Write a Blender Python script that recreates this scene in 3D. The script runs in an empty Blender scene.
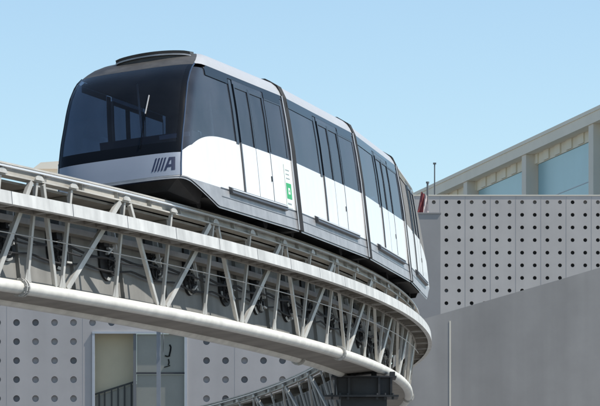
import bpy, bmesh, math, random
from mathutils import Vector, Matrix
random.seed(7)
PI = math.pi
scn = bpy.context.scene
COL = scn.collection
CAMZ = 1.7
F = 4029.0 / 600.0          # focal length in picture widths
PX = 4029.0                 # focal length in photo pixels
HOR = 591.3                 # horizon row in photo pixels

# ------------------------------------------------------------------ materials
def mat(name, col, rough=0.6, metal=0.0, noise=0.0, scale=3.0, bump=0.0, spec=0.5, streak=0.0, coat=0.0):
    m = bpy.data.materials.new(name); m.use_nodes = True
    nt = m.node_tree; N = nt.nodes; L = nt.links
    p = N['Principled BSDF']
    p.inputs['Base Color'].default_value = (*col, 1)
    p.inputs['Roughness'].default_value = rough
    p.inputs['Metallic'].default_value = metal
    p.inputs['Specular IOR Level'].default_value = spec
    if coat: p.inputs['Coat Weight'].default_value = coat
    if noise or bump or streak:
        tc = N.new('ShaderNodeTexCoord')
        n = N.new('ShaderNodeTexNoise'); n.inputs['Scale'].default_value = scale
        n.inputs['Detail'].default_value = 7; n.inputs['Roughness'].default_value = .62
        L.new(tc.outputs['Object'], n.inputs['Vector'])
        ramp = N.new('ShaderNodeMapRange')
        ramp.inputs['From Min'].default_value = .28; ramp.inputs['From Max'].default_value = .72
        ramp.inputs['To Min'].default_value = 1 - noise; ramp.inputs['To Max'].default_value = 1 + noise * .6
        L.new(n.outputs['Fac'], ramp.inputs['Value'])
        val = ramp.outputs['Result']
        if streak:
            mp = N.new('ShaderNodeMapping'); mp.inputs['Scale'].default_value = (1.3, 1.3, .07)
            L.new(tc.outputs['Object'], mp.inputs['Vector'])
            n2 = N.new('ShaderNodeTexNoise'); n2.inputs['Scale'].default_value = scale * 1.6; n2.inputs['Detail'].default_value = 5
            L.new(mp.outputs['Vector'], n2.inputs['Vector'])
            r2 = N.new('ShaderNodeMapRange'); r2.inputs['From Min'].default_value = .35; r2.inputs['From Max'].default_value = .7
            r2.inputs['To Min'].default_value = 1 - streak; r2.inputs['To Max'].default_value = 1 + streak * .3
            L.new(n2.outputs['Fac'], r2.inputs['Value'])
            mu = N.new('ShaderNodeMath'); mu.operation = 'MULTIPLY'
            L.new(val, mu.inputs[0]); L.new(r2.outputs['Result'], mu.inputs[1]); val = mu.outputs[0]
        mx = N.new('ShaderNodeVectorMath'); mx.operation = 'SCALE'
        mx.inputs[0].default_value = col
        L.new(val, mx.inputs['Scale']); L.new(mx.outputs['Vector'], p.inputs['Base Color'])
        if bump:
            b = N.new('ShaderNodeBump'); b.inputs['Strength'].default_value = bump; b.inputs['Distance'].default_value = .02
            L.new(n.outputs['Fac'], b.inputs['Height']); L.new(b.outputs['Normal'], p.inputs['Normal'])
    return m

def glass(name, tint, rough=.03, dust=.1, dustcol=(.3, .3, .32), ior=1.5, dscale=2.0):
    m = bpy.data.materials.new(name); m.use_nodes = True
    nt = m.node_tree; N = nt.nodes; L = nt.links
    N.remove(N['Principled BSDF']); out = N['Material Output']
    tr = N.new('ShaderNodeBsdfTransparent'); tr.inputs['Color'].default_value = (*tint, 1)
    gl = N.new('ShaderNodeBsdfGlossy'); gl.inputs['Roughness'].default_value = rough
    fr = N.new('ShaderNodeFresnel'); geo = N.new('ShaderNodeNewGeometry')      # same reflectance from either side of the pane
    ex = N.new('ShaderNodeMath'); ex.operation = 'MULTIPLY_ADD'; ex.inputs[1].default_value = -2; ex.inputs[2].default_value = 1
    L.new(geo.outputs['Backfacing'], ex.inputs[0])
    pw = N.new('ShaderNodeMath'); pw.operation = 'POWER'; pw.inputs[0].default_value = ior
    L.new(ex.outputs[0], pw.inputs[1]); L.new(pw.outputs[0], fr.inputs['IOR'])
    m1 = N.new('ShaderNodeMixShader')
    L.new(fr.outputs['Fac'], m1.inputs['Fac']); L.new(tr.outputs[0], m1.inputs[1]); L.new(gl.outputs[0], m1.inputs[2])
    df = N.new('ShaderNodeBsdfDiffuse'); df.inputs['Color'].default_value = (*dustcol, 1)
    tc = N.new('ShaderNodeTexCoord'); n = N.new('ShaderNodeTexNoise'); n.inputs['Scale'].default_value = dscale; n.inputs['Detail'].default_value = 6
    L.new(tc.outputs['Object'], n.inputs['Vector'])
    mr = N.new('ShaderNodeMapRange'); mr.inputs['From Min'].default_value = .3; mr.inputs['From Max'].default_value = .75
    mr.inputs['To Min'].default_value = dust * .5; mr.inputs['To Max'].default_value = dust * 1.5
    L.new(n.outputs['Fac'], mr.inputs['Value'])
    m2 = N.new('ShaderNodeMixShader')
    L.new(mr.outputs['Result'], m2.inputs['Fac']); L.new(m1.outputs[0], m2.inputs[1]); L.new(df.outputs[0], m2.inputs[2])
    L.new(m2.outputs[0], out.inputs['Surface'])
    return m

M = dict(
    steel=mat('galvanised_steel', (.50, .49, .46), .5, .15, .22, 2.2, .15, streak=.15),
    tube=mat('painted_tube', (.64, .625, .575), .45, 0, .22, 2.2, .12),
    band=mat('walkway_paint', (.56, .56, .54), .5, 0, .18, 2.0, .1, streak=.22),
    rail=mat('rail_steel', (.42, .40, .36), .5, .1, .3, 1.4, .15),
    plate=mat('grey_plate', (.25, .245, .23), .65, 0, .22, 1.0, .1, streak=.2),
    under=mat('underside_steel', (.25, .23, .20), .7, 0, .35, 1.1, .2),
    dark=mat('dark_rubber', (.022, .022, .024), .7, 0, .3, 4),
    black=mat('black_trim', (.004, .005, .007), .07, spec=.16),
    pier=mat('dark_pier_paint', (.030, .032, .036), .55, .0, .35, 2.5, .1),
    white=mat('white_paint', (.74, .74, .73), .25, 0, .05, 2.0, coat=.3, streak=.04),
    strip=mat('front_strip_bluegrey', (.23, .26, .315), .3, 0, .05, 2.0),
    roof=mat('roof_paint', (.40, .405, .41), .35, 0, .05, 1.5),
    skirt=mat('skirt_aluminium', (.34, .34, .345), .42, .25, .22, 2.5, streak=.12),
    step=mat('step_aluminium', (.085, .085, .09), .4, .4, .1, 4),
    lightalu=mat('light_aluminium', (.62, .62, .62), .35, .3),
    fairing=mat('dusty_fairing', (.055, .053, .05), .55, 0, .6, 2.4),
    gang=mat('gangway_rubber', (.014, .015, .017), .7, 0, .2, 3),
    frame=mat('window_gasket', (.02, .023, .03), .3),
    darkmetal=mat('dark_metal', (.30, .30, .31), .10, 1.0),
    navy=mat('navy_print', (.012, .018, .05), .4),
    green=mat('green_sticker', (.03, .33, .12), .5),
    pale=mat('pale_sticker', (.66, .78, .70), .5),
    wind=glass('windscreen_glass', (.16, .20, .29), .02, .03, (.16, .18, .22), 1.4),
    sidegl=glass('side_glass', (.30, .335, .385), .04, .20, (.15, .17, .215), 1.5, 1.2),
    inner=mat('interior_lining', (.10, .10, .11), .7),
    seat=mat('seat_plastic', (.05, .06, .09), .5),
    wiper=mat('wiper_grey', (.40, .40, .40), .5),
    pole=mat('pole_steel', (.75, .75, .72), .3, .2),
    facl=mat('lilac_concrete', (.43, .405, .395), .8, 0, .10, .5, .15, streak=.08),
    facr=mat('warm_concrete', (.52, .485, .455), .8, 0, .08, .5, .15, streak=.06),
    joint=mat('panel_joint', (.38, .365, .36), .9),
    ramp=mat('smooth_concrete', (.355, .335, .315), .85, 0, .14, .3, .2, streak=.16),
    block=mat('block_concrete', (.335, .32, .31), .85, 0, .08, .6, .1),
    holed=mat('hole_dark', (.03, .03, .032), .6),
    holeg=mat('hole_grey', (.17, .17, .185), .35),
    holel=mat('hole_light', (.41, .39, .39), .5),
    frameblue=mat('frame_aluminium', (.42, .44, .47), .5, .1, .06, 3),
    postblue=mat('post_paint', (.20, .215, .24), .5, 0, .1, 3),
    mull=mat('mullion_dark', (.13, .135, .14), .5),
    transom=mat('transom_dark', (.035, .035, .04), .5),
    beige=mat('beige_plaster', (.60, .54, .39), .9, 0, .08, .8),
    obscure=mat('obscured_glass', (.24, .24, .215), .25, 0, .12, .6),
    railing=mat('railing_black', (.03, .032, .03), .5),
    fascia=mat('fascia_concrete', (.82, .75, .62), .8, 0, .06, .3),
    soffit=mat('cream_panel', (.80, .74, .60), .8, 0, .08, .5),
    fin=mat('fin_concrete', (.74, .68, .58), .8, 0, .06, .4),
    blueg=mat('sky_tint_glazing', (.26, .46, .51), .3, 0, .07, .25),  # sky reflection painted into the base colour
    ground=mat('ground_concrete', (.17, .165, .16), .9, 0, .2, .05),
    red=mat('red_cloth', (.20, .045, .05), .8),
    cloth=mat('white_cloth', (.60, .52, .50), .8),
)

# ------------------------------------------------------------------ mesh helpers
class MB:
    def __init__(s): s.v = []; s.f = []; s.mi = []; s.m = 0
    def quadgrid(s, rows):                      # rows of equal length points
        o = len(s.v); n = len(rows[0])
        for r in rows: s.v += [tuple(p) for p in r]
        for i in range(len(rows) - 1):
            for j in range(n - 1):
                a = o + i * n + j
                s.f.append((a, a + 1, a + n + 1, a + n)); s.mi.append(s.m)
    def poly(s, pts):
        o = len(s.v); s.v += [tuple(p) for p in pts]; s.f.append(tuple(range(o, o + len(pts)))); s.mi.append(s.m)
    def hexa(s, p):                             # 8 points: bottom 4 loop, top 4 loop
        o = len(s.v); s.v += [tuple(q) for q in p]
        for q in ((3, 2, 1, 0), (4, 5, 6, 7), (0, 1, 5, 4), (1, 2, 6, 5), (2, 3, 7, 6), (3, 0, 4, 7)):
            s.f.append(tuple(o + k for k in q)); s.mi.append(s.m)
    def box(s, x0, x1, y0, y1, z0, z1):
        s.hexa([(x0, y0, z0), (x1, y0, z0), (x1, y1, z0), (x0, y1, z0), (x0, y0, z1), (x1, y0, z1), (x1, y1, z1), (x0, y1, z1)])
    def bar(s, p, q, w, d, up=(0, 0, 1)):
        p = Vector(p); q = Vector(q); t = (q - p).normalized(); u = Vector(up)
        x = t.cross(u)
        if x.length < 1e-4: x = t.cross(Vector((1, 0, 0)))
        x.normalize(); y = x.cross(t).normalized()
        x *= w / 2; y *= d / 2
        s.hexa([p - x - y, p + x - y, p + x + y, p - x + y, q - x - y, q + x - y, q + x + y, q - x + y])
    def tube(s, pts, r, seg=10, cap=True, rr=None):
        pts = [Vector(p) for p in pts]; o = len(s.v); n = len(pts)
        for i, p in enumerate(pts):
            t = (pts[min(i + 1, n - 1)] - pts[max(i - 1, 0)]).normalized()
            x = t.cross(Vector((0, 0, 1)))
            if x.length < 1e-3: x = t.cross(Vector((1, 0, 0)))
            x.normalize(); y = x.cross(t)
            ri = rr[i] if rr else r
            for k in range(seg):
                a = 2 * PI * k / seg
                s.v.append(tuple(p + x * (ri * math.cos(a)) + y * (ri * math.sin(a))))
        for i in range(n - 1):
            for k in range(seg):
                a = o + i * seg + k; b = o + i * seg + (k + 1) % seg
                s.f.append((a, b, b + seg, a + seg)); s.mi.append(s.m)
        if cap:
            s.f.append(tuple(o + k for k in reversed(range(seg)))); s.mi.append(s.m)
            s.f.append(tuple(o + (n - 1) * seg + k for k in range(seg))); s.mi.append(s.m)
    def sweep(s, profs, closed=True, cap=True):  # list of cross-section loops
        o = len(s.v); n = len(profs[0])
        for r in profs: s.v += [tuple(p) for p in r]
        m = n if closed else n - 1
        for i in range(len(profs) - 1):
            for k in range(m):
                a = o + i * n + k; b = o + i * n + (k + 1) % n
                s.f.append((a, b, b + n, a + n)); s.mi.append(s.m)
        if cap and closed:
            s.f.append(tuple(o + k for k in reversed(range(n)))); s.mi.append(s.m)
            e = o + (len(profs) - 1) * n
            s.f.append(tuple(e + k for k in range(n))); s.mi.append(s.m)
    def build(s, name, mats, parent=None, smooth=None, recalc=True):
        me = bpy.data.meshes.new(name); me.from_pydata(s.v, [], s.f)
        if not isinstance(mats, (list, tuple)): mats = [mats]
        for m in mats: me.materials.append(m)
        me.polygons.foreach_set('material_index', s.mi)
        if recalc:
            bm = bmesh.new(); bm.from_mesh(me)
            bmesh.ops.remove_doubles(bm, verts=bm.verts, dist=1e-5)
            bmesh.ops.recalc_face_normals(bm, faces=bm.faces); bm.to_mesh(me); bm.free()
        if smooth is not None:
            me.polygons.foreach_set('use_smooth', [True] * len(me.polygons))
            me.set_sharp_from_angle(angle=math.radians(smooth))
        me.update()
        o = bpy.data.objects.new(name, me); COL.objects.link(o)
        if parent: o.parent = parent
        return o

def empty(name, loc=(0, 0, 0)):
    o = bpy.data.objects.new(name, None); o.location = loc; o.empty_display_size = .3; COL.objects.link(o); return o
def tag(o, label=None, cat=None, group=None, kind=None):
    if label: o['label'] = label
    if cat: o['category'] = cat
    if group: o['group'] = group
    if kind: o['kind'] = kind
    return o

def at(px, py, Y):                               # photo pixel + distance -> world point
    return Vector(((px - 300) / PX * Y, Y, CAMZ + (HOR - py) / PX * Y))

# ------------------------------------------------------------------ ground
g = MB(); g.quadgrid([[(-900 + 300 * i, -300 + 400 * j, 0) for i in range(7)] for j in range(6)])
tag(g.build('ground', M['ground']), kind='structure')

# ------------------------------------------------------------------ guideway frame of reference
CX, CY, RC, ZC = -98.134, 102.541, 100.204, 7.104 + CAMZ
BETA = math.radians(5.8); CB, SB = math.cos(BETA), math.sin(BETA)
def P(t, a, b):
    R = RC + a * CB - b * SB
    x = max(0.0, t - .04)
    dz = -2.4 * x * x / (x + .03)                 # the far side of the bend falls gently away
    return Vector((CX + R * math.cos(t), CY + R * math.sin(t), ZC + a * SB + b * CB + dz))
def UP(t): return Vector((-SB * math.cos(t), -SB * math.sin(t), CB))
def OUT(t): return Vector((CB * math.cos(t), CB * math.sin(t), SB))

T0, T1 = -.485, .50
def span(n): return [T0 + (T1 - T0) * i / n for i in range(n + 1)]
gw = empty('elevated_guideway', P(-.2, 0, -2.3))
tag(gw, 'curved steel truss guideway with pale tube chords carrying the train', 'guideway')
class GMB(MB):
    pass
def gbuild(mb, name, m, parent=gw, smooth=None):
    off = gw.location
    if parent is gw:
        mb.v = [tuple(Vector(v) - off) for v in mb.v]
        return mb.build(name, m, gw, smooth)
    mb.v = [tuple(Vector(v) - off) for v in mb.v]
    return mb.build(name, m, parent, smooth)

TS = span(200)
# running rails: I beams
for sgn in (1, -1):
    r = MB(); ac = sgn * .745; w = .085
    prof = [(-w, -.575), (w, -.575), (w, -.550), (.012, -.550), (.012, -.392), (w, -.392), (w, -.362), (-w, -.362), (-w, -.392), (-.012, -.392), (-.012, -.550), (-w, -.550)]
    r.sweep([[P(t, ac + x, y) for x, y in prof] for t in TS])
    k = T0 + .004
    while k < T1:
        for d in (-1, 1):
            x0 = .012 if d > 0 else -.012; x1 = d * .075
            r.hexa([P(k, ac + x0, -.549), P(k, ac + x1, -.549), P(k + .00013, ac + x1, -.549), P(k + .00013, ac + x0, -.549),
                    P(k, ac + x0, -.393), P(k, ac + x1, -.393), P(k + .00013, ac + x1, -.393), P(k + .00013, ac + x0, -.393)])
        k += .0149
    gbuild(r, 'running_rail', M['rail'])
    # guide / conductor rail clamped beside the web
    c = MB()
    c.sweep([[P(t, ac + sgn * x, y) for x, y in ((.10, -.455), (.145, -.455), (.145, -.425), (.10, -.425))] for t in TS])
    k = T0 + .006
    while k < T1:
        c.bar(P(k, ac + sgn * .012, -.44), P(k, ac + sgn * .125, -.44), .03, .05); k += .0149
    gbuild(c, 'conductor_rail', M['lightalu'])
# lower chord tubes with flange collars
for sgn in (1, -1):
    tb = MB(); tb.tube([P(t, sgn * .43, -2.258) for t in TS], .108, 14)
    gbuild(tb, 'lower_chord', M['tube'], smooth=50)
for sgn in (1, -1):
    for tc in (-.3812, -.196, -.011, .174, .359):
        c = MB()
        for d in (-.0006, .0003):
            c.tube([P(tc + d, sgn * .43, -2.258), P(tc + d + .0004, sgn * .43, -2.258)], .155, 16)
        for k in range(8):
            a = 2 * PI * k / 8
            q = lambda tt: P(tt, sgn * .43 + .133 * math.cos(a), -2.258 + .133 * math.sin(a))
            c.tube([q(tc - .0009), q(tc + .0010)], .012, 6)
        gbuild(c, 'flange_collar', M['steel'])
# base plate with ribs
bp = MB()
bp.sweep([[P(t, a, b) for a, b in ((-.36, -2.30), (.36, -2.30), (.36, -2.285), (-.36, -2.285))] for t in TS])
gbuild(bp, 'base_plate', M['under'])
# service walkways each side (the pale band)
HALF = .02225
NB = 44
for sgn in (1,):
    w = MB()
    for i in range(NB):
        ta = T0 + i * HALF + .0006; tb_ = ta + HALF - .00025
        tt = [ta + (tb_ - ta) * k / 5 for k in range(6)]
        # channel edge
        w.sweep([[P(t, sgn * x, y) for x, y in ((1.10, -1.125), (1.125, -1.125), (1.125, -.92), (1.10, -.92))] for t in tt])
        w.sweep([[P(t, sgn * x, y) for x, y in ((1.04, -.935), (1.099, -.935), (1.099, -.92), (1.04, -.92))] for t in tt])
        w.sweep([[P(t, sgn * x, y) for x, y in ((1.03, -1.125), (1.099, -1.125), (1.099, -1.112), (1.03, -1.112))] for t in tt])
    gbuild(w, 'walkway_edge', M['band'])
    d = MB()
    d.sweep([[P(t, sgn * x, y) for x, y in ((.72, -1.00), (1.097, -1.00), (1.097, -.985), (.72, -.985))] for t in TS])
    t = T0 + .002
    while t < T1:                                   # ribs under the walkway
        d.bar(P(t, sgn * .72, -1.05), P(t, sgn * 1.095, -1.05), .035, .09); t += .0049
    d.sweep([[P(t, sgn * x, y) for x, y in ((.70, -1.11), (.74, -1.11), (.74, -1.001), (.70, -1.001))] for t in TS])
    gbuild(d, 'walkway_deck', M['under'])
    c = MB(); c.tube([P(t, sgn * .80, -1.50) for t in TS if t < -.06], .009, 6)
    gbuild(c, 'conduit', M['rail'])

# centre web plate with upright ribs, behind the cable sheaves
wp = MB()
wp.sweep([[P(t, a, b) for a, b in ((-.13, -2.285), (-.10, -2.285), (-.10, -.66), (-.13, -.66))] for t in TS])
t = T0 + .003
while t < T1:
    wp.bar(P(t, -.07, -2.28), P(t, -.07, -.70), .02, .07, OUT(t)); t += HALF
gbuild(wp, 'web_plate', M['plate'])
ip = MB()
ip.sweep([[P(t, a, b) for a, b in ((-.40, -2.15), (-.385, -2.15), (-.56, -.90), (-.575, -.90))] for t in TS if t > .05])
t = .055
while t < T1:
    ip.bar(P(t, -.42, -2.14), P(t, -.60, -.92), .03, .05, OUT(t)); t += HALF / 4
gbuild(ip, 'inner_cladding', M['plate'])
dk = MB()
dk.sweep([[P(t, a, b) for a, b in ((-.655, -.64), (.655, -.64), (.655, -.60), (-.655, -.60))] for t in TS])
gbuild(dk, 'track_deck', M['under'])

# truss posts and diagonals
low = [-.4815, -.437, -.3925, -.366]
while low[-1] < T1 - .05: low.append(low[-1] + .0445)
posts = sorted(low + [(low[i] + low[i + 1]) / 2 for i in range(len(low) - 1)])
posts = [t for t in posts if T0 + .004 < t < T1 - .03]
for sgn in (1, -1):
    for t in posts:
        m = MB(); lo = P(t, sgn * .46, -2.17); hi = P(t, sgn * .79, -.578)
        m.bar(lo, hi, .075, .05, OUT(t))
        # little domed gusset on the rail flange
        c = P(t, sgn * .79, -.555); tg = Vector((-math.sin(t), math.cos(t), 0)); u = UP(t); o_ = OUT(t) * sgn
        c = c + o_ * .055
        loop = [c + tg * (.16 * math.cos(a)) + u * (.085 * math.sin(a)) for a in [PI * k / 8 for k in range(9)]]
        m.sweep([[q for q in loop], [q + o_ * .02 for q in loop]], True, True)
        # foot gusset
        f0 = P(t, sgn * .455, -2.16)
        m.hexa([f0 - tg * .13 + o_ * .01, f0 + tg * .13 + o_ * .01, f0 + tg * .13 + o_ * .03, f0 - tg * .13 + o_ * .03,
                f0 - tg * .05 + u * .2 + o_ * .045, f0 + tg * .05 + u * .2 + o_ * .045, f0 + tg * .05 + u * .2 + o_ * .065, f0 - tg * .05 + u * .2 + o_ * .065])
        # walkway arm
        if sgn > 0: m.bar(P(t, sgn * .70, -1.05), P(t, sgn * 1.09, -1.08), .06, .07, UP(t))
        gbuild(m, 'post', M['steel'])
    for i in range(len(low) - 1):
        mid = (low[i] + low[i + 1]) / 2
        if mid > T1 - .03: continue
        for tl, e in ((low[i], 1), (low[i + 1], -1)):
            m = MB(); d = e * .0022
            m.bar(P(tl + d, sgn * .45, -2.16), P(mid - d * 1.0, sgn * .80, -.585), .10, .06, OUT(tl))
            gbuild(m, 'diagonal', M['steel'])
# cross beams under the deck
for t in posts[::1]:
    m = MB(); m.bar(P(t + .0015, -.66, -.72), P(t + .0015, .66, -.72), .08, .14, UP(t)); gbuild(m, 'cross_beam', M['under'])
# cable sheaves hung below the deck, between the posts
for i in range(len(posts) - 1):
    if posts[i + 1] - posts[i] < .015 and random.random() < .5: continue
    t = (posts[i] + posts[i + 1]) / 2 + random.uniform(-.0025, .0025)
    tg = Vector((-math.sin(t), math.cos(t), 0)); u = UP(t); o_ = OUT(t)
    rx = random.uniform(.28, .42); rz = random.uniform(.24, .30)
    c = P(t, -.06, -1.46 + random.uniform(-.06, .12))
    ct, cu = tg * rx, u * rz
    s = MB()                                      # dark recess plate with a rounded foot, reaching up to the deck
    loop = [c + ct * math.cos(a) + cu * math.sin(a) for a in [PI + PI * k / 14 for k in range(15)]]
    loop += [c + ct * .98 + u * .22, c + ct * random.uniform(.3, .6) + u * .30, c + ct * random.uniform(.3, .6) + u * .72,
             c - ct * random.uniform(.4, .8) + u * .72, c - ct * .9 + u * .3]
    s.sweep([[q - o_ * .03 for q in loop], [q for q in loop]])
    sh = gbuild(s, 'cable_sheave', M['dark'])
    s = MB()                                      # wheel
    wc = c + ct * random.uniform(-.35, .35) + o_ * .06; wr = rz * random.uniform(.6, .85)
    ring = [wc + tg * (wr * math.cos(a)) + u * (wr * math.sin(a)) for a in [2 * PI * k / 20 for k in range(21)]]
    s.tube(ring, .022, 6, False)
    s.tube([wc - o_ * .02, wc + o_ * .05], .05, 10)
    for k in range(5):
        a = 2 * PI * k / 5 + i; s.bar(wc + o_ * .01, wc + o_ * .01 + tg * (wr * math.cos(a)) + u * (wr * math.sin(a)), .025, .02, o_)
    gbuild(s, 'wheel', M['dark'] if random.random() < .7 else M['gang'], sh)
    s = MB()                                      # hanger arm, guard and clamps
    s.bar(wc + o_ * .09, wc + tg * random.uniform(-.15, .15) + u * .62 + o_ * .07, .03, .07, o_)
    for k in range(random.randint(3, 7)):
        q = c + ct * random.uniform(-.8, .7) + u * random.uniform(-.2, .4) + o_ * .08
        s.bar(q, q + tg * random.uniform(.04, .24) + u * random.uniform(-.14, .14), .03, random.uniform(.02, .10), o_)
    gbuild(s, 'bracket', M['steel'] if random.random() < .5 else M['band'], sh)
    s = MB()                                      # pale rim guard hugging part of the rounded foot
    a0 = random.uniform(1.0, 1.5) * PI; a1 = a0 + random.uniform(.18, .45) * PI
    arc = [a0 + (a1 - a0) * k / 8 for k in range(9)]
    s.quadgrid([[c + ct * (.97 * math.cos(a)) + cu * (.97 * math.sin(a)) + o_ * .01 for a in arc],
                [c + ct * (.8 * math.cos(a)) + cu * (.8 * math.sin(a)) + o_ * .03 for a in arc]])
    gbuild(s, 'rim_guard', M['band'], sh)
    s = MB()
    q = c + o_ * .06 + u * random.uniform(.2, .4) - tg * random.uniform(0, .2)
    s.bar(q - tg * .12, q + tg * .12, random.uniform(.08, .16), random.uniform(.07, .14), o_); gbuild(s, 'motor_box', M['gang'], sh)

# strip added for the shade under the deck; slack cables between the sheaves
ct_ = MB()
ct_.sweep([[P(t, a, b) for a, b in ((.0, -1.10), (.16, -1.10), (.16, -1.0), (.0, -1.0))] for t in TS])
gbuild(ct_, 'shade_strip', M['under'])
for ph, a_, b_, r_ in ((0.0, .05, -1.30, .022), (1.3, .12, -1.36, .016), (2.2, .0, -1.52, .02)):
    cb = MB()
    cb.tube([P(t, a_, b_ - .07 * abs(math.sin((t - T0) * PI / HALF + ph)) - .02 * math.sin(t * 90 + ph)) for t in span(420)], r_, 6)
    gbuild(cb, 'cable', M['dark'])
# ------------------------------------------------------------------ pier
pt = -.134
pc = P(pt, 0, -2.3); pr = MB()
yaw = math.atan2(0, 1)
pier = empty('guideway_pier', (pc.x, pc.y, 0)); pier.scale = (1.16, 1, 1)
tag(pier, 'dark painted steel pier under the curved guideway', 'pier')
hz = pc.z - .06
pr.box(-.44, .44, -.44, .44, 0, hz - .49); pr.build('shaft', M['pier'], pier)
pr = MB()
pr.hexa([(-.50, -.5, hz - .44), (.50, -.5, hz - .44), (.50, .5, hz - .44), (-.50, .5, hz - .44), (-.53, -.5, hz - .06), (.53, -.5, hz - .06), (.53, .5, hz - .06), (-.53, .5, hz - .06)])
for x in (-.56, -.30, .27, .50):
    pr.box(x, x + .04, -.60, -.503, hz - .44, hz - .06)
pr.build('pier_head', M['pier'], pier)
pr = MB(); pr.box(-.74, .66, -.68, .68, hz - .485, hz - .443)
for x in (-.6, -.45, -.3, .25, .4, .55): pr.tube([(x, -.60, hz - .54), (x, -.60, hz - .40)], .025, 6)
pr.build('flange_plate', M['pier'], pier)
pr = MB(); pr.box(-.62, .62, -.62, .62, hz - .057, hz - .02)
for x in (-.55, -.2, .2, .55): pr.box(x - .05, x + .05, -.25, .25, hz - .017, hz + .09)
pr.build('bearing_plate', M['pier'], pier)

# ------------------------------------------------------------------ train
GAP0, DG = -.2564, .0631
def lerp_tab(tab, x):
    if x <= tab[0][0]: return tab[0][1]
    for (x0, y0), (x1, y1) in zip(tab, tab[1:]):
        if x <= x1: return y0 + (y1 - y0) * (x - x0) / (x1 - x0)
    return tab[-1][1]
WT = [(-.35, 1.24), (0, 1.222), (.5, 1.226), (1.0, 1.222), (1.6, 1.20), (2.1, 1.163), (2.224, 1.146), (2.32, 1.115), (2.42, 1.06), (2.5, .98), (2.58, .83), (2.63, .6), (2.655, .0)]
STAB = [(0, 0), (.28, .08), (.56, .19), (.87, .36), (1.18, .57), (1.5, .79), (1.8, 1.04), (2.0, 1.28), (2.12, 1.47), (2.224, 1.70), (2.32, 1.92), (2.42, 2.16), (2.5, 2.40), (2.58, 2.75), (2.63, 3.02), (2.655, 3.15)]
def width(b): return lerp_tab(WT, b)
HL = 3.11                                        # half body length (gap to gap less the gangway)
NOSE = 3.70; PEX = 3.1
def ys(b): return NOSE - lerp_tab(STAB, max(b, 0)) - .30      # where the rounding begins (nose on +y here)
def bul(b): return .52 * max(.15, width(b) / 1.22) + .10 * max(0, b - 1.2)
def nose_pt(ph, b, off=0.0):                     # ph 0 (outer side) .. 1 (other side)
    w = width(b) + off; a = PI * ph
    ca, sa = math.cos(a), math.sin(a)
    x = w * math.copysign(abs(ca) ** (2 / PEX), ca); y = ys(b) + (bul(b) + off) * abs(sa) ** (2 / PEX)
    return (x, y)
def nose_y(a, b, off=0.0):
    w = width(b); return ys(b) + off + bul(b) * max(0, 1 - abs(a / w) ** PEX) ** (1 / PEX)
def belt(s): return .97 if s is None else (.47 + .5 * (1 - math.exp(-max(s, 0) / .85)))
def cowl(s):
    if s is None: return -.35
    x = min(max(s / 1.75, 0), 1); return .02 - .37 * x ** 1.25
PHC = .155                                       # where windscreen meets the side glass
NS = 14                                          # nose columns

class Car:
    """nose: 0 none, -1 at -y end, +1 at +y end"""
    def __init__(s, nose): s.nose = nose
    def side(s, sgn, ylist, blist, off=0.0, flip=1):
        """grid of side points, blist functions of y or constants"""
        rows = []
        nb = len(blist)
        for i in range(nb):
            row = []
            for y in ylist:
                b = blist[i](y) if callable(blist[i]) else blist[i]
                row.append((sgn * (width(b) + off), y, b))
            rows.append(row)
        return rows

def rng(a, b, n): return [a + (b - a) * i / n for i in range(n + 1)]
train = empty('people_mover_train', P(-.2, 0, -.35))
tag(train, 'white four car driverless train with dark windows on the curved guideway', 'train')
train_inv = Matrix.Translation(-Vector(train.location))

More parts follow.
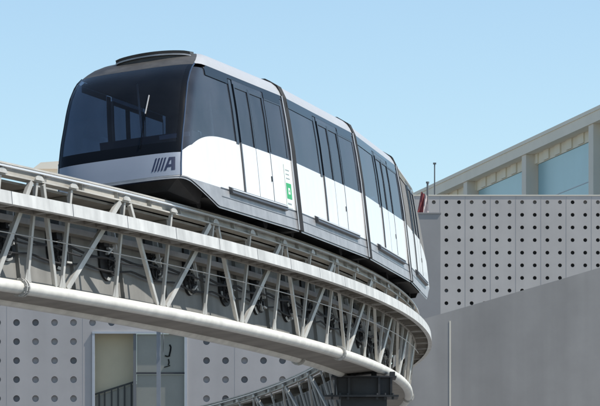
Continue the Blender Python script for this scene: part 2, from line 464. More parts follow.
def make_car(idx, nose, door_c, door_w, pillar, step, rearwin):
    th = GAP0 + DG * (idx - 1.5)
    rm = RC * math.cos(DG / 2)
    ori = Vector((CX + rm * math.cos(th), CY + rm * math.sin(th), ZC))
    X = OUT(th); Y = Vector((-math.sin(th), math.cos(th), 0)); Z = X.cross(Y)
    mw = Matrix(((X.x, Y.x, Z.x, ori.x), (X.y, Y.y, Z.y, ori.y), (X.z, Y.z, Z.z, ori.z), (0, 0, 0, 1)))
    n = nose
    fy = (lambda y: y) if n >= 0 else (lambda y: -y)       # local nose on +y, mirrored if at the front
    def mp(p): return (p[0], fy(p[1]), p[2])
    # everything below is written with the nose at +y; yy() maps photo-order y (front -> rear) to this
    def yy(y): return y if n >= 0 else -y
    SN = 1.55                                     # y where the nose rows start to be stretched
    y_rear = -HL
    has = n != 0
    y_end = HL if not has else None
    # --- shell, lower white part and skirt
    body = MB()
    def col_side(sgn, fb_list):
        """columns from the rear to the nose along one side; rows from fb_list(s) -> list of b"""
        cols = []
        ylist = rng(y_rear, SN if has else HL, 14)
        for y in ylist:
            s = None if not has else (NOSE - y)
            cols.append([(sgn * width(b), y, b) for b in fb_list(s)])
        return cols
    def ring(fb_list):
        cols = col_side(1, fb_list)
        if not has: return cols, col_side(-1, fb_list)
        for k in range(1, 17):                    # stretch to nose start
            f = k / 16; c = []
            s0 = NOSE - SN; s = s0 * (1 - f) + .30 * f
            for b in fb_list(s):
                y = SN * (1 - f) + ys(b) * f; c.append((width(b), y, b))
            cols.append(c)
        for k in range(1, 2 * NS):
            ph = k / (2 * NS); s = .30 * max(0, 1 - min(ph, 1 - ph) / PHC)
            cols.append([(*nose_pt(ph, b), b) for b in fb_list(s)])
        for k in range(16, 0, -1):
            f = k / 16; c = []
            s0 = NOSE - SN; s = s0 * (1 - f) + .30 * f
            for b in fb_list(s):
                y = SN * (1 - f) + ys(b) * f; c.append((-width(b), y, b))
            cols.append(c)
        cols += list(reversed(col_side(-1, fb_list)))
        return [cols]
    fb_white = lambda s: rng(max(.0, cowl(s) + .02), belt(s), 5)
    fb_skirt = lambda s: [cowl(s), cowl(s) * .5 + min(0, cowl(s)) * 0 + .5 * max(.0, cowl(s) + .02) - .001, max(.0, cowl(s) + .02) - .002]
    body.m = 0
    for g_ in ring(fb_white): body.quadgrid([[mp(p) for p in c] for c in g_])
    # roof, white
    body.m = 1
    RB = [2.224, 2.27, 2.32, 2.37, 2.42, 2.46, 2.5, 2.54, 2.58, 2.605, 2.63, 2.65]
    yl = rng(y_rear, .2 if has else HL, 8)
    body.quadgrid([[mp((width(b), y, b)) for y in yl] for b in RB] + [[mp((-width(b), y, b)) for y in yl] for b in reversed(RB)])
    if has:
        for sgn in (1, -1):                       # roof shoulders running out over the nose
            rows = []
            for b in RB[:11]:
                r = []
                for k in range(9):
                    f = k / 8; r.append(mp((sgn * width(b), .2 * (1 - f) + ys(b) * f, b)))
                for k in range(1, 4):
                    ph = PHC * k / 3; q = nose_pt(ph if sgn > 0 else 1 - ph, b); r.append(mp((q[0], q[1], b)))
                rows.append(r)
            body.quadgrid(rows)
    # rear wall rim / end walls
    body.m = 2
    ends = [y_rear] if has else [y_rear, HL]
    for ye in ends:
        outer = [(width(b), b) for b in (-.3, .2, .97, 1.6, 2.1, 2.3, 2.42, 2.5, 2.58)]
        lp = outer + [(-a, b) for a, b in reversed(outer)]
        inn = [(a * .52, .05 + (b + .3) * .74) for a, b in lp]
        rows = [[mp((a * .995, ye, b)) for a, b in lp + lp[:1]], [mp((a, ye, b)) for a, b in inn + inn[:1]]]
        body.quadgrid(rows)
    # floor and ceiling
    yn = HL if not has else 3.1
    body.box(-1.15, 1.15, *sorted((fy(y_rear + .01), fy(yn if not has else 2.9))), .03, .06)
    body.m = 3
    body.box(-1.13, 1.13, *sorted((fy(y_rear + .01), fy(HL - .01 if not has else 1.75))), 2.16, 2.19)
    if has: body.box(-.92, .92, *sorted((fy(1.751), fy(2.0))), 2.16, 2.19)
    car = body.build('passenger_car', [M['white'], M['roof'], M['inner'], M['inner']], train, smooth=32)
    car.matrix_local = train_inv @ mw
    def sub(mb, name, m, smooth=None):
        return mb.build(name, m, car, smooth)
    # skirt
    sk = MB()
    for g_ in ring(fb_skirt): sk.quadgrid([[mp(p) for p in c] for c in g_])
    fb_lip = lambda s: [cowl(s) - .035, cowl(s) - .002]
    for g_ in ring(fb_lip): sk.quadgrid([[mp((p[0] * .985, p[1], p[2])) for p in c] for c in g_])
    sub(sk, 'skirt', M['skirt'], 30)
    ln = MB()                                     # groove line along the skirt
    for sgn in (1, -1):
        q = rng(y_rear + .02, (1.7 if has else HL - .02), 6)
        ln.quadgrid([[mp((sgn * (width(b) + .004), y, b)) for y in q] for b in (-.165, -.150)])
        ln.quadgrid([[mp((sgn * (width(b) + .006), y, b)) for y in q] for b in (-.012, .012)])
    sub(ln, 'skirt_seam', M['step'])
    # --- windows.  photo-order intervals -> nose-at-+y intervals
    def iv(a, b): return tuple(sorted((yy(a), yy(b))))
    WB0, WB1 = .97, 2.125
    d0, d1 = door_c - door_w, door_c + door_w
    def side_rows(y0, y1, b0, b1, off, nb=7, ny=4, sgn=1):
        return [[mp((sgn * (width(b) + off), y, b)) for y in rng(y0, y1, ny)] for b in rng(b0, b1, nb)]
    def slab(mb, sgn, y0, y1, b0, b1, o0, o1, nb=6):
        out = side_rows(y0, y1, b0, b1, o1, nb, 1, sgn); inn = side_rows(y0, y1, b0, b1, o0, nb, 1, sgn)
        prof = []
        for k in range(nb + 1): prof.append([inn[k][0], inn[k][1], out[k][1], out[k][0]])
        mb.sweep(prof)
    blt = (lambda y: belt(NOSE - y)) if has else (lambda y: .97)
    for sgn in (1, -1):
        # door leaves: lower white skin is the shell; the leaf is a slightly proud panel with its own window
        for (a, b) in ((d0, door_c - .008), (door_c + .008, d1)):
            y0, y1 = iv(a, b); dl = MB()
            slab(dl, sgn, y0, y1, .03, WB0 - .012, .004, .016)
            door = sub(dl, 'door', M['white'], 30)
            dw = MB(); e = .06
            dw.quadgrid(side_rows(y0 + e * .8, y1 - e * .8, WB0 - .01, 2.02, .006, 8, 3, sgn)); 
            sub(dw, 'door_window', M['sidegl'], 40)
            fr = MB()
            slab(fr, sgn, y0, y0 + e, WB0 - .01, 2.06, -.02, .022); slab(fr, sgn, y1 - e, y1, WB0 - .01, 2.06, -.02, .022)
            slab(fr, sgn, y0 + e + .001, y1 - e - .001, 2.0, 2.06, -.02, .02, 2)
            sub(fr, 'door_frame', M['frame'], 30)
        for a in (d0, door_c, d1):
            sm = MB()
            y0, y1 = iv(a - .010, a + .010) if a != d0 else iv(a - .05, a + .02)
            slab(sm, sgn, y0, y1, .02, WB0, .002, .0175 if a == door_c else .022)
            sub(sm, 'door_seal', M['step'])
        hd = MB(); y0, y1 = iv(d1 - .09, d1 - .055); slab(hd, sgn, y0, y1, .42, .52, .0175, .03, 1); sub(hd, 'door_handle', M['black'])
        # panel above the door and plain header glass
        hp = MB(); y0, y1 = iv(d0, d1); slab(hp, sgn, y0, y1, 2.061, 2.1385, -.01, .006, 2); sub(hp, 'door_header', M['sidegl'])
        # main pillar, black
        pl = MB(); y0, y1 = iv(pillar - .08, pillar + .08); slab(pl, sgn, y0, y1, .93, 2.12, -.02, .012); sub(pl, 'pillar', M['frame'], 30)
        # cant rail line
        ct = MB()
        if not has: rows_y = rng(-HL, HL, 4)
        else: rows_y = rng(-HL, SN, 4)
        top = []; bot = []
        for y in rows_y: bot.append((sgn * (width(2.14) + .008), y, 2.14)); top.append((sgn * (width(2.222) + .008), y, 2.222))
        if has:
            for k in range(1, 7):
                f = k / 6
                for lst, b in ((bot, 2.14), (top, 2.222)): lst.append((sgn * (width(b) + .008), SN * (1 - f) + (ys(b) - .02) * f, b))
        ct.quadgrid([[mp(p) for p in bot], [mp(p) for p in top]])
        # heavy black part over the first and last window
        segs = [iv(-HL + .03 if n >= 0 else -NOSE, pillar - .1), iv(rearwin[0] - .0, rearwin[1])]
        for y0, y1 in segs:
            y1 = min(y1, 1.82) if has else y1
            ct.quadgrid(side_rows(y0, y1, 2.03, 2.139, .010, 2, 4, sgn))
        sub(ct, 'cant_rail', M['black'])
        # window panes
        wn = []
        a0 = pillar - .08
        if n == -1: lo, hi = iv(a0, -9)           # runs to the nose
        if n == -1:
            wins = [('nose', yy(a0), None), ('w', *iv(d1 + .03, HL - .02))]
        elif n == 1:
            wins = [('w', *iv(-HL + .03, a0)), ('nose', yy(d1 + .05), None)]
        else:
            wins = [('w', *iv(-HL + .03, a0)), ('w', *iv(d1 + .03, HL - .02))]
        for kind, y0, y1 in wins:
            wm = MB()
            if kind == 'w':
                wm.quadgrid([[mp((sgn * (width(b) + .0), y, b)) for y in rng(y0, y1, 4)] for b in rng(.965, 2.139, 8)])
            else:
                cols = []
                for k in range(13):
                    f = k / 12; c = []
                    s = (NOSE - y0) * (1 - f) + .30 * f
                    for b in rng(belt(s) - .06, 2.139, 10):
                        c.append(mp((sgn * (width(b) - .006), y0 * (1 - f) + ys(b) * f, b)))
                    cols.append(c)
                for k in range(1, 6):
                    ph = PHC * k / 5; c = []; s = .30 * (1 - k / 5)
                    for b in rng(belt(s) - .06, 2.139, 10):
                        q = nose_pt(ph if sgn > 0 else 1 - ph, b, -.006); c.append(mp((q[0], q[1], b)))
                    cols.append(c)
                wm.quadgrid(cols)
            sub(wm, 'side_window', M['sidegl'], 40)
        # thin gasket lines of the rear window
        gk = MB(); a, b = rearwin; e = .022
        y0, y1 = iv(a, b)
        if not has or y1 < SN:
            slab(gk, sgn, y0, y0 + e, 1.0, 2.06, .001, .008); slab(gk, sgn, y1 - e, y1, 1.0, 2.0, .001, .008); slab(gk, sgn, y0 + e, y1 - e, 2.0, 2.03, .001, .008, 1)
            sub(gk, 'window_gasket', M['frame'])
        # door step / track cover
        st = MB(); y0, y1 = iv(*step); w = width(0)
        st.m = 0
        st.hexa([mp(q) for q in ((sgn * (w - .01), y0, -.07), (sgn * (w + .075), y0, -.055), (sgn * (w + .075), y1, -.055), (sgn * (w - .01), y1, -.07),
                                 (sgn * (w - .01), y0, .075), (sgn * (w + .055), y0, .04), (sgn * (w + .055), y1, .04), (sgn * (w - .01), y1, .075))])
        st.m = 1
        st.hexa([mp(q) for q in ((sgn * (w + .06), y0 + .02, .0), (sgn * (w + .082), y0 + .02, .0), (sgn * (w + .082), y1 - .02, .0), (sgn * (w + .06), y1 - .02, .0),
                                 (sgn * (w + .06), y0 + .02, .022), (sgn * (w + .082), y0 + .02, .022), (sgn * (w + .082), y1 - .02, .022), (sgn * (w + .06), y1 - .02, .022))])
        sub(st, 'door_step', [M['step'], M['lightalu']])
    # interior: seats, poles, wall lining
    for sgn in (1, -1):
        se = MB()
        for yc in (-2.4, -1.9, 1.6 if not has else -1.4):
            a0 = sgn * .72; a1 = sgn * 1.12
            xa, xb = sorted((a0, a1)); ya, yb = sorted((fy(yc - .22), fy(yc + .22)))
            se.box(xa, xb, ya, yb, .42, .50); xs = sorted((sgn * 1.08, sgn * 1.16)); se.box(*xs, ya, yb, .501, 1.02)
        sub(se, 'seat', M['seat'])
    for yc, xc in ((-1.0, .35), (1.1, -.35)):
        po = MB(); po.tube([(xc, fy(yc), .06), (xc, fy(yc), 2.16)], .02, 8); sub(po, 'grab_pole', M['pole'])
    # underframe: dark boxes and wheels
    uf = MB()
    uf.box(-1.05, 1.05, *sorted((fy(-HL + .1), fy(HL - .1 if not has else 2.15))), -.20, .02)
    uf.box(-.55, .55, *sorted((fy(-HL + .5), fy(HL - .5 if not has else 2.9))), -.33, -.203)
    if has:
        uf.hexa([mp(q) for q in ((-.95, 2.2, -.30), (.95, 2.2, -.30), (.75, 3.35, -.16), (-.75, 3.35, -.16), (-1.1, 2.2, .02), (1.1, 2.2, .02), (1.0, 3.5, .02), (-1.0, 3.5, .02))])
        uf.tube([mp((0, 3.2, -.16)), mp((0, 3.75, -.16))], .10, 10)
    for yb in ((-2.2, 2.2) if not has else (-2.2, 1.9)):
        for sgn in (1, -1):
            xs = sorted((sgn * .62, sgn * .84)); c = Vector((0, fy(yb), -.20))
            uf.tube([(xs[0], fy(yb), -.20), (xs[1], fy(yb), -.20)], .155, 18)
    sub(uf, 'underframe', M['dark'])
    if has:
        # windscreen
        ws = MB(); cols = []
        for k in range(2 * NS + 1):
            ph = PHC + (1 - 2 * PHC) * k / (2 * NS)
            cols.append([mp((*nose_pt(ph, b), b)) for b in rng(.472, 2.20, 16)])
        ws.quadgrid(cols); sub(ws, 'windscreen', M['wind'], 60)
        fa = MB(); cols = []
        FB = [2.203, 2.224] + RB[1:]
        for k in range(2 * NS + 1):
            ph = PHC + (1 - 2 * PHC) * k / (2 * NS)
            cols.append([mp((*nose_pt(ph, b), b)) for b in FB])
        fa.quadgrid(cols)
        rows = [[mp((*nose_pt(PHC + (1 - 2 * PHC) * k / (2 * NS), 2.65), 2.65)) for k in range(2 * NS + 1)],
                [mp((width(2.65) * math.cos(PI * (PHC + (1 - 2 * PHC) * k / (2 * NS))), .19, 2.652)) for k in range(2 * NS + 1)]]
        fa.quadgrid(rows)
        sub(fa, 'roof_fairing', M['fairing'], 60)
        # black frame round the windscreen
        fr = MB()
        for s_ in (0, 1):
            cols = []
            for k in range(4):
                ph = PHC + .018 * k; ph = ph if s_ == 0 else 1 - ph
                cols.append([mp((*nose_pt(ph, b, .006), b)) for b in rng(.47, 2.2, 14)])
            fr.quadgrid(cols)
        cols = []
        for k in range(2 * NS + 1):
            ph = PHC + (1 - 2 * PHC) * k / (2 * NS); cols.append([mp((*nose_pt(ph, b, .004), b)) for b in rng(.46, .66, 2)])
        fr.quadgrid(cols)
        sub(fr, 'windscreen_frame', M['black'], 50)
        # light seal along the corner
        sl = MB(); sl.tube([mp((*nose_pt(PHC - .006, b, .008), b)) for b in rng(.04, 2.22, 20)], .014, 6); sub(sl, 'corner_seal', M['darkmetal'])
        sl = MB(); sl.tube([mp((*nose_pt(1 - PHC + .006, b, .004), b)) for b in rng(.04, 2.22, 20)], .012, 6); sub(sl, 'corner_seal', M['black'])
        # blue-grey skin over the white lower front
        st = MB(); cols = []
        for k in range(2 * NS + 1):
            ph = PHC + (1 - 2 * PHC) * k / (2 * NS); cols.append([mp((*nose_pt(ph, b, .004), b)) for b in rng(.045, .458, 3)])
        st.quadgrid(cols); sub(st, 'front_panel', M['strip'], 50)
        # bow shaped roof rail above the windscreen
        rv = MB(); pts = []
        for k in range(17):
            f = k / 16; a = -.50 + 1.36 * f; b = 2.525 + .055 * math.sin(PI * f) ** .6
            pts.append(mp((a, 1.50 + .30 * (1 - abs(a) ** 2.4), b + .03)))
        rv.m = 0
        rv.sweep([[Vector(p) + Vector((0, fy(dy), dz)) for dy, dz in ((-.22, -.075), (.0, -.075), (.02, -.03), (-.22, -.012))] for p in pts])
        rv.m = 1
        rv.sweep([[Vector(p) + Vector((0, fy(dy), dz)) for dy, dz in ((-.2, -.112), (.03, -.112), (.03, -.085), (-.2, -.085))] for p in pts])
        rv.m = 0
        rv.sweep([[Vector(p) + Vector((0, fy(dy), dz)) for dy, dz in ((-.25, -.22), (-.02, -.22), (-.02, -.118), (-.25, -.118))] for p in pts])
        sub(rv, 'roof_rail', [M['fairing'], M['skirt']], 40)
        # driver desk and window blind inside
        cs = MB(); cs.box(-.72, 1.02, *sorted((fy(2.05), fy(2.45))), .061, .98); sub(cs, 'console', M['inner'])
        cs = MB(); cs.box(.42, .98, *sorted((fy(2.46), fy(2.50))), .88, .955); sub(cs, 'display_panel', M['lightalu'])
        wv = MB()
        wv.m = 0; wv.bar(mp((.47, nose_y(.47, 1.25, .03), 1.25)), mp((.50, nose_y(.5, 1.60, .03), 1.60)), .016, .016)
        wv.m = 1; wv.bar(mp((.44, nose_y(.44, .6, .03), .6)), mp((.468, nose_y(.468, 1.245, .03), 1.245)), .016, .016)
        sub(wv, 'wiper', [M['wiper'], M['black']])
    return car, mp, sub

cars = []
spec = [(1, -1, .70, .90, -.38, (-1.20, 2.30), (1.72, 2.80)),
        (2, 0, .36, .92, -.76, (-1.77, 2.15), (1.40, 2.80)),
        (3, 0, .36, .92, -.76, (-1.77, 2.15), (1.40, 2.80)),
        (4, 1, .30, .92, -.80, (-1.30, 2.00), (1.40, 2.2))]
for sp in spec:
    cars.append(make_car(*sp))

# logo and sticker on the first car
car1, mp1, sub1 = cars[0]
def front(a, b, off=.012):
    a = .66 + (a - .52) * .8
    return mp1((a, nose_y(a, b, off), b))
lg = MB()
def fquad(mb, pts):
    # subdivided strip between two edges
    (a0, b0), (a1, b1), (a2, b2), (a3, b3) = pts
    rows = []
    for i in range(4):
        f = i / 3; rows.append([front(a0 + (a1 - a0) * f, b0 + (b1 - b0) * f), front(a3 + (a2 - a3) * f, b3 + (b2 - b3) * f)])
    mb.quadgrid(rows)
LB0, LB1 = .14, .375
for k in range(4):
    a = .52 + k * .066
    fquad(lg, [(a, LB0), (a + .034, LB0), (a + .034 + .085, LB1), (a + .085, LB1)])
a = .785
fquad(lg, [(a, LB0), (a + .05, LB0), (a + .05 + .105, LB1), (a + .105, LB1)])
fquad(lg, [(a + .155, LB0), (a + .23, LB0), (a + .23, LB1), (a + .155, LB1)])
fquad(lg, [(a + .106, LB1 - .05), (a + .1548, LB1 - .05), (a + .1548, LB1), (a + .106, LB1)])
fquad(lg, [(a + .065, LB0 + .06), (a + .1548, LB0 + .06), (a + .1548, LB0 + .105), (a + .085, LB0 + .105)])
sub1(lg, 'logo', M['navy'])
sx = 2.66
sm = MB()
def sq(mb, y0, y1, b0, b1, off):
    mb.quadgrid([[mp1((width(b) + off, -y, b)) for y in (y0, y1)] for b in rng(b0, b1, 3)])
sm.m = 0; sq(sm, sx - .20, sx + .20, .03, .86, .006)
sm.m = 1; sq(sm, sx - .16, sx + .17, .20, .50, .009)
sm.m = 0; sq(sm, sx - .06, sx + .07, .29, .41, .011)
sm.m = 1; sq(sm, sx - .02, sx + .03, .33, .37, .013)
sm.m = 2; sq(sm, sx - .12, sx + .12, .58, .60, .009); sq(sm, sx - .12, sx + .10, .66, .68, .009); sq(sm, sx - .12, sx + .12, .74, .76, .009); sq(sm, sx - .14, sx + .10, .09, .12, .009)
sub1(sm, 'notice_sticker', [M['pale'], M['green'], M['skirt']])

# gangways between the cars
for k in range(3):
    th = GAP0 + DG * k
    gmb = MB()
    prof = [(1.245, -.36), (1.235, .5), (1.225, 1.2), (1.19, 1.8), (1.15, 2.22), (1.07, 2.44), (.85, 2.60), (0, 2.68)]
    lp = [(a + .015, b) for a, b in prof[:-1]] + [(0, 2.70)] + [(-a - .015, b) for a, b in reversed(prof[:-1])]
    d = .0015
    def lpat(t, sc): return [P(t, a * sc, .9 + (b - .9) * sc) for a, b in lp]
    rings = []
    for j in range(7):
        t = th - d + 2 * d * j / 6
        sc = 1.0 if j % 2 == 0 else .985
        rings.append(lpat(t, sc))
    gmb.sweep(rings, True, False)
    gmb.sweep([lpat(th - d, .93), lpat(th + d, .93)], True, False)
    for t_ in (th - d, th + d):
        A = lpat(t_, 1.0); B = lpat(t_, .93); gmb.quadgrid([A + A[:1], B + B[:1]])
    gmb.v = [tuple(Vector(v) - Vector(train.location)) for v in gmb.v]
    go = gmb.build('gangway', M['gang'], train)
    # pale edge strip
    e = MB()
    t = th - d - .00035
    e.tube([P(t, a + .012, b) for a, b in prof[:5]], .012, 6)
    e.v = [tuple(Vector(v) - Vector(train.location)) for v in e.v]
    e.build('edge_strip', M['lightalu'], go)

# ------------------------------------------------------------------ perforated facades
def facade(mb, x0, z0, nx, nz, sp, r, Y, depth, pick, skip=lambda i, j: False, seg=16):
    """cells centred on x0+i*sp, z0-j*sp; holes are real recesses"""
    def sqp(a):                                   # point of the cell outline at angle a
        c, s = math.cos(a), math.sin(a); k = max(abs(c), abs(s)); return c / k * sp / 2, s / k * sp / 2
    for i in range(nx):
        for j in range(nz):
            if skip(i, j): continue
            cx, cz = x0 + i * sp, z0 - j * sp
            an = [2 * PI * (k + .5) / seg - PI / seg + PI / 4 for k in range(seg)]
            outer = []; inner = []; back = []
            for a in an:
                u, v = sqp(a); outer.append((cx + u, Y, cz + v))
                inner.append((cx + r * math.cos(a), Y, cz + r * math.sin(a)))
                back.append((cx + r * math.cos(a), Y + depth, cz + r * math.sin(a)))
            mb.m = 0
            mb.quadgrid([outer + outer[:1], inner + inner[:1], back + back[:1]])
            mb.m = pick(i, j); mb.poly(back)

# left facade ------------------------------------------------------
YL = 157.0; kL = YL / PX
spL = 19.0 * kL
x0L = (16.5 - 300) * kL; z0L = CAMZ + (HOR - 322.6) * kL
fl = empty('perforated_wall', ((200 - 300) * kL, YL, 0))
tag(fl, 'lilac grey wall with round portholes below the guideway, around the tall framed opening', 'wall')
def bL(mb, name, m, parent=fl, smooth=None):
    off = Vector(fl.location); mb.v = [tuple(Vector(v) - off) for v in mb.v]
    return mb.build(name, m, parent, smooth)
mb = MB()
rowsup, rowsdn = 6, 15
nx0 = -8
def skipL(i, j):
    ii = i + nx0; jj = j - rowsup
    return jj >= 1 and 4 <= ii <= 9
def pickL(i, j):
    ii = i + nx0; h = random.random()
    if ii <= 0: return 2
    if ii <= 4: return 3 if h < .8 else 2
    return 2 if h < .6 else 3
NXL = 28
facade(mb, x0L + nx0 * spL, z0L + rowsup * spL, NXL, rowsup + rowsdn, spL, 3.4 * kL, YL, .15, pickL, skipL)
xa = x0L + (3.5) * spL; xb = x0L + 9.5 * spL; ztop = z0L - .5 * spL
oL, oR = (93.0 - 300) * kL, (186.5 - 300) * kL
zb = z0L - (rowsdn - .5) * spL
oT = CAMZ + (HOR - 332.5) * kL
mb.m = 0
mb.quadgrid([[(xa, YL, zb), (oL, YL, zb)], [(xa, YL, ztop), (oL, YL, ztop)]])
mb.quadgrid([[(oR, YL, zb), (xb, YL, zb)], [(oR, YL, ztop), (xb, YL, ztop)]])
mb.quadgrid([[(oL, YL, oT), (oR, YL, oT)], [(oL, YL, ztop), (oR, YL, ztop)]]) if ztop > oT else None
# lower plinth and end returns
xl = x0L + (nx0 - .5) * spL; xr = xl + NXL * spL; zt = z0L + (rowsup + .5) * spL
mb.quadgrid([[(xl, YL, 0), (oL, YL, 0)], [(xl, YL, zb), (oL, YL, zb)]]); mb.quadgrid([[(oR, YL, 0), (xr, YL, 0)], [(oR, YL, zb), (xr, YL, zb)]])
mb.m = 0
mb.quadgrid([[(xl, YL, zt), (xr, YL, zt)], [(xl, YL + 6, zt), (xr, YL + 6, zt)]])
mb.quadgrid([[(xr, YL, 0), (xr, YL, zt)], [(xr, YL + 6, 0), (xr, YL + 6, zt)]])
mb.quadgrid([[(xl, YL, 0), (xl, YL, zt)], [(xl, YL + 6, 0), (xl, YL + 6, zt)]])
# reveal of the opening
for q in (((oL, YL, 0), (oL, YL, oT), (oL, YL + .5, oT), (oL, YL + .5, 0)), ((oR, YL, 0), (oR, YL, oT), (oR, YL + .5, oT), (oR, YL + .5, 0)), ((oL, YL, oT), (oR, YL, oT), (oR, YL + .5, oT), (oL, YL + .5, oT))):
    mb.poly(q)
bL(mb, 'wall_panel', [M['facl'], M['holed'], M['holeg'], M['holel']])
jn = MB()
for i in range(0, NXL, 4):
    x = x0L + (nx0 + i - .5) * spL
    if oL - .2 < x < oR + .2: jn.box(x - .012, x + .012, YL - .004, YL, oT + .3, zt)
    else: jn.box(x - .012, x + .012, YL - .004, YL, 0, zt)
bL(jn, 'panel_joint', M['joint'])
def X(px): return (px - 300) * kL
def Zp(py): return CAMZ + (HOR - py) * kL
op = MB()
op.box(X(92.2), X(94.8), YL - .06, YL + .08, 0, Zp(333.8)); op.box(X(184.6), X(187.2), YL - .06, YL + .08, 0, Zp(333.8))
op.box(X(92.2), X(187.2), YL - .07, YL + .08, Zp(333.7), Zp(331.6))
frm = bL(op, 'opening_frame', M['frameblue'])
def bF(mb, name, m): 
    return bL(mb, name, m, frm)
mb = MB(); mb.box(X(133.2), X(136.4), YL + .02, YL + .14, 0, Zp(333.9)); bF(mb, 'mullion', M['mull'])
mb = MB(); mb.box(X(136.5), X(184.5), YL + .03, YL + .12, Zp(374.2), Zp(372.2)); bF(mb, 'transom', M['transom'])
for (x0, x1, z0, z1) in ((136.6, 160, 333.9, 372.1), (160.2, 184.4, 333.9, 372.1), (136.6, 160, 374.3, 470), (160.2, 184.4, 374.3, 470)):
    mb = MB(); mb.box(X(x0), X(x1), YL + .10, YL + .118, Zp(z1), Zp(z0)); bF(mb, 'glass_pane', M['obscure'])
mb = MB(); mb.box(X(136.6), X(184.4), YL + .08, YL + .13, 0, Zp(470.2)); bF(mb, 'kick_panel', M['mull'])
# black stroke mark on the upper right pane
mk = MB(); yk = YL + .085
def stroke(pts, w):
    for p, q in zip(pts, pts[1:]): mk.bar((X(p[0]), yk, Zp(p[1])), (X(q[0]), yk, Zp(q[1])), .03, w, (0, 0, 1) if abs(p[0] - q[0]) > abs(p[1] - q[1]) else (1, 0, 0))
stroke([(169.5, 344.5), (170.8, 347), (170.3, 351), (169.2, 355.5)], .06)
stroke([(170, 355.6), (167.5, 356.4), (164.8, 355.6)], .055)
stroke([(168.4, 359), (169, 362.5), (168.2, 365)], .05)
stroke([(170, 365.4), (167.5, 366.2), (164, 367.2)], .035)
bF(mk, 'black_mark', M['black'])
# stair seen in the left bay
stw = MB()
stw.box(X(93.2), X(135), YL + .75, YL + .95, 0, Zp(332.6)); 
tag(stw.build('stair_wall', M['beige']), 'beige plastered wall seen through the left bay of the tall opening', 'wall')
rl = MB()
def zs(px): return Zp(393.5 + (px - 95) * (381.5 - 393.5) / 38)
rl.bar((X(90), YL + .5, zs(90)), (X(136), YL + .5, zs(136)), .05, .07)
rail = empty('stair_railing', (X(113), YL + 1.0, 0)); off = Vector(rail.location)
tag(rail, 'dark sloping stair railing behind the left bay of the tall opening', 'railing')
def bR(mb, name, m):
    mb.v = [tuple(Vector(v) - off) for v in mb.v]; return mb.build(name, m, rail)
bR(rl, 'handrail', M['railing'])
for px in (93, 98.5, 104, 111, 117.5, 124, 130.8):
    b_ = MB(); b_.box(X(px) - .03, X(px) + .03, YL + .48, YL + .52, 0, zs(px) - .02); bR(b_, 'baluster', M['railing'])
b_ = MB()
b_.hexa([(X(90), YL + .6, 0), (X(136), YL + .6, 0), (X(136), YL + .68, 0), (X(90), YL + .68, 0), (X(90), YL + .6, zs(90) - .1), (X(136), YL + .6, zs(136) - .1), (X(136), YL + .68, zs(136) - .1), (X(90), YL + .68, zs(90) - .1)])
bR(b_, 'stair_side_panel', M['obscure'])
# slim post in front of the opening
pk = 150.0 / PX; Ypost = 150.0
po = empty('slim_post', ((158.6 - 300) * pk, Ypost, 0))
tag(po, 'slim blue grey steel post standing in front of the tall framed opening', 'post')
m = MB(); m.box(-.075, .075, -.06, .06, 0, CAMZ + (HOR - 322) * pk); m.build('shaft', M['postblue'], po)
m = MB(); z = CAMZ + (HOR - 328) * pk
m.box(-.15, .17, -.09, -.061, z - .1, z + .16); m.tube([(.11, -.1, z + .1), (.19, -.1, z - .4), (.16, -.1, z - 1.0)], .018, 6); m.build('bracket', M['mull'], po)
# roof house on the left building (grey box left of the train nose)
rh = MB(); k = 162.0 / PX; x0, x1 = (33 - 300) * k, (82 - 300) * k
zlo = zt; zhi = CAMZ + (HOR - 163.2) * k; zsh = CAMZ + (HOR - 169.5) * k
rh.box(x0 + .10, x1, 162, 165.5, zlo, zsh)
pr_ = [(x0, zsh + .001), (x0 + .33, zhi), (x1, zhi + .12), (x1, zsh + .001)]
rh.sweep([[(a, 161.7, b) for a, b in pr_], [(a, 165.8, b) for a, b in pr_]])
tag(rh.build('roof_house', M['fascia']), 'small pale roof structure just left of the train front', 'rooftop structure')

# right facade -----------------------------------------------------
YR = 240.0; kR = YR / PX; spR = 12.62 * kR
x0R = (433.8 - 300) * kR; z0R = CAMZ + (HOR - 202.2) * kR
fr_ = empty('perforated_wall', ((520 - 300) * kR, YR, 0))
tag(fr_, 'warm grey panel wall with rows of dark round holes behind the sloping concrete wall', 'wall')
def bRt(mb, name, m):
    off = Vector(fr_.location); mb.v = [tuple(Vector(v) - off) for v in mb.v]; return mb.build(name, m, fr_)
mb = MB()
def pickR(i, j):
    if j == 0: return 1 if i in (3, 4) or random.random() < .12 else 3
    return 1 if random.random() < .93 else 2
NXR = 17; NZR = 12
facade(mb, x0R - 2 * spR, z0R, NXR, NZR, spR, 1.95 * kR, YR, .28, pickR)
xl = x0R - 2.5 * spR; xr = xl + NXR * spR; zt2 = z0R + .46 * spR; zb2 = z0R - (NZR - .5) * spR
mb.m = 0
mb.quadgrid([[(xl, YR, 0), (xr, YR, 0)], [(xl, YR, zb2), (xr, YR, zb2)]])
mb.quadgrid([[(xl, YR, zt2 + .04 * spR), (xr, YR, zt2 + .04 * spR)], [(xl, YR + .6, zt2 + .04 * spR), (xr, YR + .6, zt2 + .04 * spR)]])
mb.quadgrid([[(xl, YR, 0), (xl, YR, zt2)], [(xl, YR + .6, 0), (xl, YR + .6, zt2)]])
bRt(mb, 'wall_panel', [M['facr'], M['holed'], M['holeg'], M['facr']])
jn = MB()
for i in range(0, NXR + 1, 2):
    x = xl + (i + 1) * spR; jn.box(x - .012, x + .012, YR - .006, YR, 0, zt2)
bRt(jn, 'panel_joint', M['joint'])
cp = MB(); cp.box(xl, xr, YR - .03, YR + .6, zt2 + .045 * spR, zt2 + .045 * spR + .06); bRt(cp, 'coping', M['fascia'])

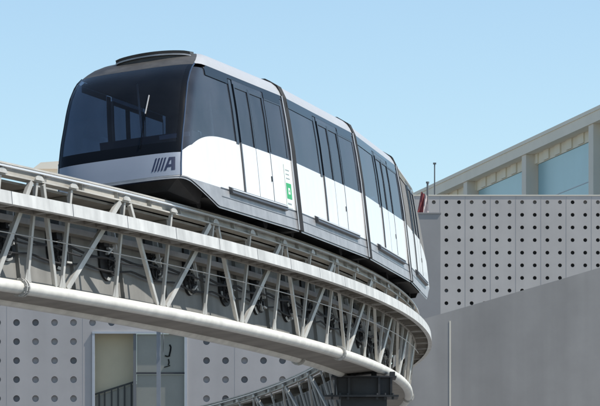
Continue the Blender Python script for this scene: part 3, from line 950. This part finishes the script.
# block and sloping wall -----------------------------------------
YB = 200.0; k = YB / PX
bl = MB(); x0, x1 = (395 - 300) * k, (440.5 - 300) * k; zz = CAMZ + (HOR - 212.5) * k
bl.box(x0, x1, YB, YB + 5, 0, zz - .06); bl.box(x0 - .05, x1 + .03, YB - .04, YB + 5.05, zz - .058, zz)
tag(bl.build('plain_wall_block', M['block']), 'plain grey concrete block wall behind the rear end of the train', 'wall')
YW = 188.0; k = YW / PX
rw = empty('ramp_wall', ((520 - 300) * k, YW, 0)); off = Vector(rw.location)
tag(rw, 'large smooth grey concrete wall with a sloping top edge, right of the guideway bend', 'wall')
def rp(px, py, Y): return Vector(((px - 300) * k, Y, CAMZ + (HOR - py) * k)) - off
pts = [(404, 324.5), (441, 314), (500, 297), (560, 279.5), (600, 267.5), (700, 238)]
m = MB(); prof = [rp(p[0], p[1], YW) for p in pts]
lo = [Vector((p.x, p.y, -off.z)) for p in prof]
loop = prof + lo[::-1]
m.sweep([loop, [q + Vector((0, 1.2, 0)) for q in loop]]); m.build('wall_face', M['ramp'], rw)
m = MB(); x = (450 - 300) * k - off.x
m.box(x - .028, x + .028, -.015, -.001, .2, CAMZ + (HOR - 321) * k); m.build('joint_strip', M['fascia'], rw)

# terminal building with sloping roof edge -------------------------
P1 = Vector((18.6, 250, 0)); P2 = Vector((9.0, 303, 0))
e = (P2 - P1).normalized(); nrm = Vector((-e.y, e.x, 0)); LEN = (P2 - P1).length
ZR = CAMZ + 485.3 * 250 / PX
tb = empty('terminal_building', P1 + e * 25); toff = Vector(tb.location)
tag(tb, 'terminal building with pale roof edge and glazing coloured as reflected sky above the perforated wall', 'building')
def Q(s, d, z): return P1 + e * s + nrm * d + Vector((0, 0, z)) - toff       # d: towards the viewer's left
def qbox(mb, s0, s1, d0, d1, z0, z1):
    mb.hexa([Q(s0, d0, z0), Q(s1, d0, z0), Q(s1, d1, z0), Q(s0, d1, z0), Q(s0, d0, z1), Q(s1, d0, z1), Q(s1, d1, z1), Q(s0, d1, z1)])
S0, S1 = -6.0, LEN + 4
m = MB(); qbox(m, S0, S1, -12, 0, ZR - .85, ZR); qbox(m, S0, S1, -.05, .06, ZR - .18, ZR + .05); m.build('roof', M['fascia'], tb)
m = MB(); qbox(m, S0, S1, -8, -.95, 0, ZR - 1.56); m.build('wall', M['fin'], tb)
m = MB(); qbox(m, S0, S1, -8, -.80, ZR - 1.55, ZR - .852)
s = S0 + .5
while s < S1:
    qbox(m, s, s + 1.5, -.799, -.70, ZR - 1.50, ZR - .853); s += 3.1
m.build('soffit_beams', M['soffit'], tb)
fins = [.037 * LEN, .372 * LEN, .706 * LEN, 1.0 * LEN]
for f in fins:
    m = MB(); qbox(m, f, f + 1.2, -.94, -.10, 0, ZR - .854); m.build('column', M['fin'], tb)
edges = [S0] + fins + [S1]
for a, b in zip(edges, edges[1:]):
    m = MB(); qbox(m, a + 1.6, b - .4, -.949, -.86, 8, ZR - 1.57); gp = m.build('glass_pane', M['blueg'], tb)
    m = MB()
    for z in (ZR - 4.1, ZR - 5.6): qbox(m, a + 1.6, b - .4, -.858, -.84, z, z + .05)
    m.build('glazing_bar', M['frameblue'], gp)

# aerial and flag ---------------------------------------------------
b0 = at(434.6, 190, 262); m = MB()
zr = at(434.6, 163.5, 262).z
m.tube([(0, 0, 0), (0, 0, zr)], .06, 8, rr=[.075, .04]); m.box(-.1, .1, -.1, .1, zr - .05, zr + .05)
an = m.build('aerial_mast', M['mull']); an.location = (b0.x, 262, 0)
tag(an, 'thin dark aerial mast rising behind the terminal roof corner', 'aerial')
YF = 205.0
fp = empty('flagpole', (at(427.6, 190, YF).x, YF, 0)); ft = at(0, 183, YF).z
tag(fp, 'short dark flagpole with drooping red and white flag beside the train end', 'flagpole')
m = MB(); m.tube([(0, 0, 0), (0, 0, ft)], .05, 8); m.tube([(0, 0, ft - .02), (0, 0, ft + .07)], .085, 8); m.build('pole', M['mull'], fp)
m = MB()
rows = []
for i in range(13):
    z = ft - .45 - 1.15 * i / 12; row = []
    for j in range(9):
        f = j / 8; row.append((-.05 + (f - .80) * .62 * (.55 + .45 * i / 12), -.08 + .09 * math.sin(j * 1.9 + i * .4), z - .25 * f + .04 * math.sin(j * 2)))
    rows.append(row)
m.m = 0; m.quadgrid([r[:5] for r in rows]); m.m = 1; m.quadgrid([r[4:] for r in rows])
m.build('flag', [M['red'], M['cloth']], fp, smooth=60)

# ------------------------------------------------------------------ light
AZ = Vector((.955, -.20)).normalized(); EL = math.radians(56)
sd = Vector((AZ.x * math.cos(EL), AZ.y * math.cos(EL), math.sin(EL)))
sl = bpy.data.lights.new('sun', 'SUN'); sl.energy = 4.7; sl.angle = math.radians(.53); sl.color = (1, .955, .88)
so = bpy.data.objects.new('sun', sl); COL.objects.link(so)
so.rotation_euler = (-sd).to_track_quat('-Z', 'Y').to_euler()
w = bpy.data.worlds.new('World'); scn.world = w; w.use_nodes = True
N = w.node_tree.nodes; L = w.node_tree.links
bg = N['Background']; sk = N.new('ShaderNodeTexSky'); sk.sky_type = 'NISHITA'; sk.sun_disc = False
sk.sun_elevation = EL; sk.sun_rotation = math.atan2(AZ.x, AZ.y)
sk.altitude = 1200; sk.air_density = 1.0; sk.dust_density = 1.6; sk.ozone_density = .45
tn = N.new('ShaderNodeVectorMath'); tn.operation = 'MULTIPLY'; tn.inputs[1].default_value = (.95, 1.02, 1.0)
L.new(sk.outputs[0], tn.inputs[0]); L.new(tn.outputs[0], bg.inputs['Color']); bg.inputs['Strength'].default_value = .135

# ------------------------------------------------------------------ camera
cam = bpy.data.cameras.new('camera'); cam.sensor_width = 36; cam.lens = 36 * F
cam.shift_y = (HOR - 203) / 600.0; cam.shift_x = 0
cam.clip_end = 3000; cam.clip_start = .5
co = bpy.data.objects.new('camera', cam); COL.objects.link(co)
co.location = (0, 0, CAMZ); co.rotation_euler = (PI / 2, 0, 0); scn.camera = co
vs = scn.view_settings; vs.view_transform = 'Standard'; vs.look = 'None'; vs.gamma = 1; vs.exposure = .3; vs.use_curve_mapping = False
